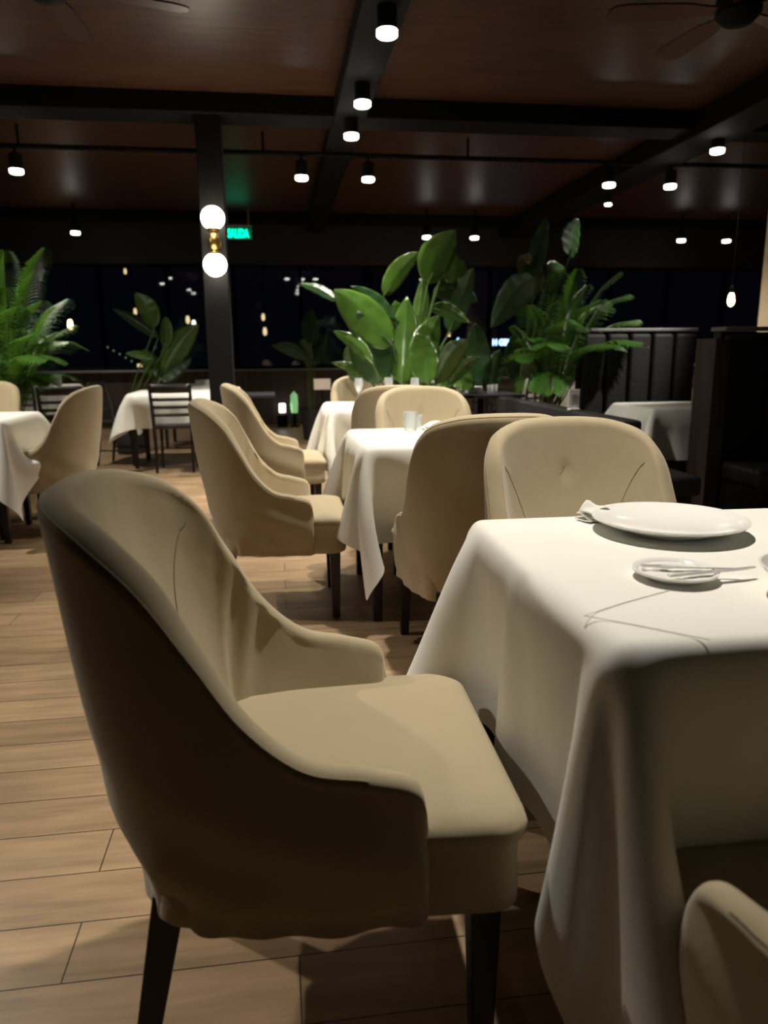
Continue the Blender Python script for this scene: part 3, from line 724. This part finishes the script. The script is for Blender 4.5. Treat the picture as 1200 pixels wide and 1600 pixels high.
MB().box((0, 0, .385), (.14, .14, .02)).build('cap', M['black'], fl, bevel=.005)
gu = thing('green_uplight', 'soft green glowing upright lamp beside the floor lantern', 'lamp', (.25, 11.9, 0))
MB().lathe([(.001, .22), (.05, .22), (.06, .35), (.055, .5), (.001, .56)], n=20).build('glowing_tube', M['greenlamp'], gu, smooth=True)
MB().lathe([(.001, 0), (.08, 0), (.08, .02), (.03, .03), (.03, .22), (.001, .22)], n=20).build('lamp_foot', M['black'], gu, smooth=True)

# ------------------------------------------------------------------ plants
BIG_PLANT = [((0.51, 6.1, 1.56), (0.2, 6.1, 1.7), 0.108),
    ((0.94, 6.05, 1.2), (0.47, 6.05, 1.64), 0.374),
    ((0.91, 6.4, 1.61), (1.2, 6.4, 1.96), 0.192),
    ((1.25, 6.2, 1.69), (1.45, 6.2, 2.1), 0.362),
    ((1.39, 6.5, 1.69), (1.79, 6.5, 1.58), 0.276),
    ((1.23, 6.0, 1.49), (1.6, 6.0, 1.37), 0.138),
    ((0.76, 6.0, 1.06), (0.46, 6.0, 1.32), 0.138),
    ((0.75, 6.2, 0.93), (0.45, 6.2, 1.07), 0.099),
    ((0.99, 6.25, 1.38), (0.62, 6.25, 1.68), 0.166),
    ((1.01, 6.15, 0.89), (1.09, 6.15, 1.6), 0.299),
    ((1.16, 6.1, 0.84), (1.36, 6.1, 1.45), 0.334),
    ((1.35, 6.3, 0.88), (1.57, 6.3, 1.25), 0.245),
    ((0.83, 6.2, 0.89), (0.65, 6.2, 1.47), 0.405),
    ((1.13, 6.4, 0.88), (0.9, 6.4, 1.44), 0.339),
    ((1.22, 6.55, 0.87), (1.3, 6.55, 1.8), 0.208),
    ((1.47, 6.4, 0.87), (1.71, 6.4, 1.11), 0.147),
    ((1.54, 6.6, 1.31), (1.71, 6.6, 1.86), 0.233),
    ((0.69, 6.45, 0.88), (0.59, 6.45, 1.21), 0.194),
    ((1.2, 5.95, 0.9), (1.13, 5.95, 1.3), 0.263),
    ((1.4, 6.35, 1.83), (1.61, 6.35, 1.8), 0.281),
    ((0.99, 6.6, 0.82), (0.85, 6.6, 1.1), 0.35),
    ((1.18, 6.65, 0.81), (1.24, 6.65, 1.18), 0.353),
    ((1.46, 6.6, 0.81), (1.52, 6.6, 1.15), 0.35),
    ((1.64, 6.6, 0.81), (1.72, 6.6, 1.0), 0.257),
    ((0.75, 6.5, 0.88), (0.62, 6.5, 1.02), 0.195),
    ((1.33, 6.7, 1.09), (1.37, 6.7, 1.43), 0.272),
    ((1.02, 6.7, 1.09), (0.96, 6.7, 1.4), 0.26),
    ((1.11, 6.6, 1.31), (1.04, 6.6, 1.59), 0.175)]
TALL_PLANT = [((2.49, 7.2, 1.78), (2.65, 7.2, 2.42), 0.191),
    ((2.9, 7.3, 2.05), (3.04, 7.3, 2.44), 0.297),
    ((2.44, 7.0, 1.83), (2.07, 7.0, 1.37), 0.359),
    ((2.65, 7.3, 1.74), (2.33, 7.3, 2.04), 0.284),
    ((2.68, 7.4, 1.79), (2.98, 7.4, 1.96), 0.301),
    ((2.02, 7.3, 0.77), (1.92, 7.3, 1.42), 0.284),
    ((2.14, 7.4, 0.75), (2.24, 7.4, 1.17), 0.222),
    ((2.45, 7.4, 0.82), (2.36, 7.4, 1.33), 0.262),
    ((1.88, 7.2, 0.84), (1.75, 7.2, 1.08), 0.191)]
CORNER_PLANT = [((-1.34, 9.0, 1.34), (-1.85, 9.0, 1.67), 0.159),
    ((-1.36, 8.9, 1.44), (-1.52, 8.9, 1.82), 0.283),
    ((-1.28, 9.0, 1.21), (-1.22, 9.0, 1.57), 0.175),
    ((-1.32, 9.1, 0.92), (-0.87, 9.1, 1.48), 0.322),
    ((-1.35, 9.0, 0.85), (-1.0, 9.0, 1.1), 0.27),
    ((-1.39, 9.1, 0.88), (-1.54, 9.1, 1.21), 0.241),
    ((-1.39, 8.9, 1.1), (-1.67, 8.9, 1.16), 0.11)]
WINDOW_PLANT = [((0.46, 10.0, 1.24), (0.49, 10.0, 1.73), 0.3),
    ((0.4, 10.0, 1.08), (-0.06, 10.0, 1.25), 0.212),
    ((0.5, 10.1, 0.99), (0.69, 10.1, 1.41), 0.214),
    ((0.44, 10.1, 0.95), (0.33, 10.1, 1.33), 0.214)]
LEFT_PALM = ((-2.26, 6.7, 0.86), [((-1.79, 6.6, 1.97), 0.2),
    ((-1.82, 6.4, 1.77), 0.2),
    ((-1.69, 6.6, 1.59), 0.24),
    ((-1.61, 6.4, 1.25), 0.3),
    ((-1.74, 6.5, 0.99), 0.26),
    ((-1.7, 6.2, 1.12), 0.26),
    ((-2.13, 6.8, 1.96), 0.2),
    ((-2.41, 6.7, 1.79), 0.22),
    ((-2.48, 6.5, 1.43), 0.24),
    ((-2.26, 6.2, 1.13), 0.2),
    ((-1.76, 6.1, 1.55), 0.24),
    ((-1.94, 6.2, 1.51), 0.22),
    ((-1.71, 6.9, 1.39), 0.26),
    ((-1.84, 6.3, 0.93), 0.2),
    ((-2.12, 6.4, 1.67), 0.22),
    ((-1.8, 6.0, 1.31), 0.22)])
RIGHT_PALM = ((2.48, 6.3, 0.95), [((3.08, 6.1, 1.4), 0.26),
    ((2.89, 5.9, 1.21), 0.24),
    ((2.92, 6.4, 1.79), 0.22),
    ((2.5, 6.0, 1.8), 0.2),
    ((2.33, 6.3, 1.77), 0.22),
    ((2.08, 6.0, 1.51), 0.22),
    ((1.94, 6.1, 1.09), 0.22),
    ((2.01, 6.0, 0.86), 0.22),
    ((2.13, 5.8, 0.83), 0.2),
    ((3.0, 6.3, 1.61), 0.26),
    ((2.52, 5.8, 1.53), 0.26),
    ((2.6, 5.8, 1.19), 0.24),
    ((2.23, 5.7, 1.38), 0.26),
    ((2.05, 5.7, 1.19), 0.24),
    ((2.72, 6.6, 1.7), 0.24),
    ((2.07, 6.5, 1.36), 0.2)])
def blade(base, tip, width, rnd, side=None):
    base, tip = Vector(base), Vector(tip); d = tip-base; L_ = d.length
    view = Vector((base.x, base.y, 0)).normalized()
    side = d.cross(Vector((rnd.uniform(-.5, .5), 1, rnd.uniform(-.3, .3)))).normalized()
    nrm = side.cross(d).normalized()
    n, m_ = 16, 8; V = []; F = []
    sag = rnd.uniform(.05, .12)*L_; cup = rnd.uniform(.12, .3); ph = rnd.uniform(0, 6)
    for i in range(n+1):
        f = i/n; c = base+d*f+Vector((0, 0, 1))*(sag*math.sin(PI*f))+nrm*(.05*L_*math.sin(PI*f))
        wd = width*.5*(math.sin(PI*min(1, f*1.02)**.85)**.62 if 0 < f < .985 else .02)
        wd *= (1-.25*f)
        for j in range(m_+1):
            s_ = j/m_*2-1
            V.append(c+side*(s_*wd)+nrm*(cup*wd*abs(s_)+.006*math.sin(30*f+ph)*abs(s_)+(0 if j != m_//2 else -.004)))
    F = [(i*(m_+1)+j, (i+1)*(m_+1)+j, (i+1)*(m_+1)+j+1, i*(m_+1)+j+1) for i in range(n) for j in range(m_)]
    return V, F
def pot(t, r, h, m=M['pot']):
    MB().lathe([(.001, 0), (r*.78, 0), (r, h), (r*1.04, h), (r*1.04, h-.03), (r*.92, h-.03), (r*.9, h-.05), (.001, h-.05)][:4]+[(r*.92, h), (r*.9, h-.05), (.001, h-.05)], n=32).build('pot', m, t, smooth=True)
    MB().lathe([(.001, h-.03), (r*.9, h-.045), (r*.9, h-.055), (.001, h-.055)], n=24).build('soil', M['soil'], t)
def broad_plant(name, label, data, px, py, m, seed, shade=None, r=.2, h=.42):
    rnd = random.Random(seed); t = thing(name, label, 'plant', (px, py, 0))
    pot(t, r, h); off = Vector((px, py, 0))
    for k, (b, tp, w_) in enumerate(data):
        b = Vector(b)-off; tp = Vector(tp)-off
        b.y += rnd.uniform(-.08, .08); tp.y += rnd.uniform(-.22, .22)
        V, F = blade(b, tp, w_, rnd)
        lf = raw('leaf', V, F, m if (k % 4) else (shade or m), t)
        so = lf.modifiers.new('t', 'SOLIDIFY'); so.thickness = .0012
        r0 = Vector((rnd.uniform(-.06, .06), rnd.uniform(-.06, .06), h-.05)); mid = (r0+b)*.5; mid.x = r0.x*.6+b.x*.4
        MB().tube([r0, r0*.7+mid*.3+Vector((0, 0, .05)), mid, b, b*.8+tp*.2+Vector((0, 0, .01))], [.011, .010, .009, .007, .004], 8).build('leaf_stalk', M['stem'], t, smooth=True)
    return t
broad_plant('bird_of_paradise_plant', 'big broad-leafed green plant in the middle behind the farthest table', BIG_PLANT, 1.12, 6.72, M['leaf'], 2, M['leafd'], .2)
broad_plant('bird_of_paradise_plant', 'tall dark broad-leafed plant left of the right palm', TALL_PLANT, 2.45, 7.45, M['leafd'], 5, None, .2)
broad_plant('bird_of_paradise_plant', 'broad-leafed plant left of the column near the windows', CORNER_PLANT, -1.75, 9.1, M['leaf'], 6, M['leafd'], .2)
broad_plant('bird_of_paradise_plant', 'small dim broad-leafed plant right of the column near the windows', WINDOW_PLANT, .47, 10.1, M['leafd'], 8, None, .18)
def frond(start, crown, tip, width, rnd):
    start, crown, tip = Vector(start), Vector(crown), Vector(tip)
    d = tip-crown; L_ = d.length
    pts = [start, start*.5+crown*.5+Vector((0, 0, .02))]
    n = 46; rach = []
    lift = .22*L_ + rnd.uniform(0, .08)
    for i in range(n+1):
        f = i/n; rach.append(crown+d*f+Vector((0, 0, lift*math.sin(PI*f)*(1-.3*f))))
    tb = MB().tube(pts+rach[::3], [.009]*2+[max(.0015, .007*(1-i/11)) for i in range(len(rach[::3]))], 6)
    lv = MB()
    for i in range(3, n+1):
        p = rach[i]; tg = (rach[i]-rach[i-1]).normalized(); f = i/n
        sd = tg.cross(Vector((0, 0, 1)));
        sd = sd.normalized() if sd.length > .1 else Vector((1, 0, 0))
        ln = width*(.35+.9*math.sin(PI*min(1, f*.95+.05))**.7)*(1.05-.35*f)*rnd.uniform(.85, 1.1)
        for s in (1, -1):
            di = (sd*s*.75+tg*.75+Vector((0, 0, .12))).normalized(); wv = di.cross(Vector((0, 0, 1)) if abs(di.z) < .9 else sd).normalized()
            V = []
            for k in range(5):
                g_ = k/4; c = p+di*(ln*g_)+Vector((0, 0, -.45*ln*g_*g_)); h = .0085*(math.sin(PI*(.12+.86*g_)))
                V += [c+wv*h, c-wv*h+Vector((0, 0, .002))]
            lv.add(V, [(2*k, 2*k+1, 2*k+3, 2*k+2) for k in range(4)])
    return tb, lv
def palm(label, data, px, py, seed, r=.2, h=.40):
    rnd = random.Random(seed); t = thing('potted_palm', label, 'plant', (px, py, 0)); pot(t, r, h)
    off = Vector((px, py, 0)); c, tips = data; c = Vector(c)-off
    extra = [((c.x+off.x+rnd.uniform(-.55, .55), c.y+off.y+rnd.uniform(-.2, .6), c.z+rnd.uniform(.0, .75)), .22) for _ in range(8)]
    for (tp, w_) in tips+extra:
        tp = Vector(tp)-off; tp.y += rnd.uniform(-.25, .15)
        base = Vector((rnd.uniform(-.05, .05), rnd.uniform(-.05, .05), h-.05))
        cr = base+(c-base)*.55+(tp-c)*.18; cr.z = max(cr.z, c.z*.8)
        tb, lv = frond(base, cr, tp, w_, rnd)
        f_ = lv.build('frond', M['palm'], t); tb.build('frond_stalk', M['stem'], f_, smooth=True)
    MB().tube([(.0, 0, h-.05), (.01, 0, c.z*.8), (.0, .01, c.z)], [.022, .018, .012], 10).tube([(-.05, 0, h-.05), (-.045, .02, c.z*.85)], [.018, .012], 8).build('trunk', M['trunk'], t, smooth=True)
    return t
palm('large feathery palm at the left edge behind the left table', LEFT_PALM, -2.28, 6.85, 3)
palm('feathery palm with a thin trunk right of centre by the high booth', RIGHT_PALM, 2.37, 6.55, 4)

# ------------------------------------------------------------------ pendant bulbs and the night outside
def pendant(label, x, y, z, top, m, group, s=1.0):
    t = thing('pendant_bulb', label, 'pendant lamp', (x, y, z), 0, group)
    MB().lathe([(.001, -.055*s), (.018*s, -.045*s), (.028*s, -.015*s), (.022*s, .03*s), (.012*s, .055*s), (.001, .06*s)], n=20).build('glass_bulb', m, t, smooth=True)
    MB().lathe([(.001, .05*s), (.014*s, .05*s), (.016*s, .10*s), (.001, .11*s)], n=16).build('lamp_socket', M['black'], t, smooth=True)
    MB().tube([(0, 0, .1*s), (0, 0, top-z)], .003, 6).build('cord', M['black'], t, smooth=True)
    return t
pb = pendant('glowing filament bulb hanging over the right edge booth', 4.20, 6.6, 1.60, H, M['bulb'], 'filament bulbs', 1.15)
l = bpy.data.lights.new('bulb_light', 'POINT'); l.energy = 1.2; l.color = (1, .6, .3); l.shadow_soft_size = .03
lo = bpy.data.objects.new('bulb_light', l); COL.objects.link(lo); lo.parent = pb; lo.location = (0, -.06, -.06)
struct(MB().box((1, 19, -.06), (30, 13.2, .1)).build('terrace_floor', M['terrace']))
gb = 'bulbs on the dark terrace'
pole_y = {}
for lab, x, y, z, m, s in (('warm bulb outside the windows just right of the left palm', -3.43, 13.5, 1.65, M['bulb'], 1.6), ('warm bulb outside, left of the pair beside the column', -1.50, 13.6, 1.73, M['dimbulb'], 1.3),
                           ('bright bulb outside, right of the pair beside the column', -1.36, 13.2, 1.64, M['whitelamp'], 1.3), ('warm bulb outside seen through the corner plant', -2.44, 14.0, 1.89, M['dimbulb'], 1.1),
                           ('upper pale bulb outside right of the column', -.21, 14.0, 1.79, M['dimbulb'], 1.2), ('lower pale bulb outside right of the column', -.19, 14.05, 1.54, M['dimbulb'], 1.4),
                           ('small pale bulb high outside the left windows', -2.74, 15.0, 2.67, M['dimbulb'], 1.0), ('orange bulb outside seen through the big plant', 2.81, 13.5, 1.68, M['dimbulb'], 1.2)):
    pendant(lab, x, y, z, 3.2, m, gb, s)
struct(MB().box((1, 14.2, 3.22), (16, 2.6, .06)).build('terrace_canopy', M['black']))
for x in (-5.5, 1.9, 6.2):
    struct(MB().box((x, 15.4, 1.6), (.12, .12, 3.2)).build('terrace_post', M['black']))
tl = thing('table_lantern', 'round warm lantern on a post outside the left window sill', 'lantern', (-2.25, 13.0, 0))
MB().tube([(0, 0, 0), (0, 0, .86)], .03).build('lantern_post', M['black'], tl, smooth=True)
MB().lathe([(.001, .86), (.045, .88), (.06, .93), (.045, .99), (.001, 1.0)], n=20).build('lantern_glass', M['dimbulb'], tl, smooth=True)
gs = thing('light_string', 'green fairy light string sloping outside the left window', 'light string', (-2.79, 13.2, 0))
P0, P1 = Vector((0, 0, 1.27)), Vector((.46, 0, .98))
MB().tube([P0, (P0+P1)/2+Vector((0, 0, -.02)), P1], .006).build('cable', M['black'], gs, smooth=True)
for k in range(6):
    p = P0+(P1-P0)*(k/5); MB().lathe([(.001, -.02), (.014, 0), (.001, .02)], tuple(p), 10).build('fairy_bulb', M['greenlamp'], gs, smooth=True)
MB().tube([(-.02, .0, 0), (-.02, 0, 1.30)], .012).build('string_post', M['black'], gs, smooth=True)
bs = thing('blue_sign', 'blue-white glowing lettered sign far outside the windows', 'sign', (4.58, 15.0, 1.32))
MB().box((0, .03, 0), (.5, .04, .22)).build('sign_board', M['black'], bs)
MB().tube([(0, .03, -1.32), (0, .03, 0)], .03).build('sign_post', M['black'], bs)
text('sign_lettering', 'H GEO', .17, M['blueled'], bs, (0, 0, 0), sx=.8)
b2 = thing('blue_sign', 'tiny blue sign outside seen between the big plant leaves', 'sign', (3.64, 15.0, 1.36))
MB().box((0, .03, 0), (.12, .04, .2)).build('sign_board', M['black'], b2)
MB().tube([(0, .03, -1.36), (0, .03, 0)], .03).build('sign_post', M['black'], b2)
text('sign_lettering', '4', .15, M['blueled'], b2, (0, 0, 0), sx=.8)
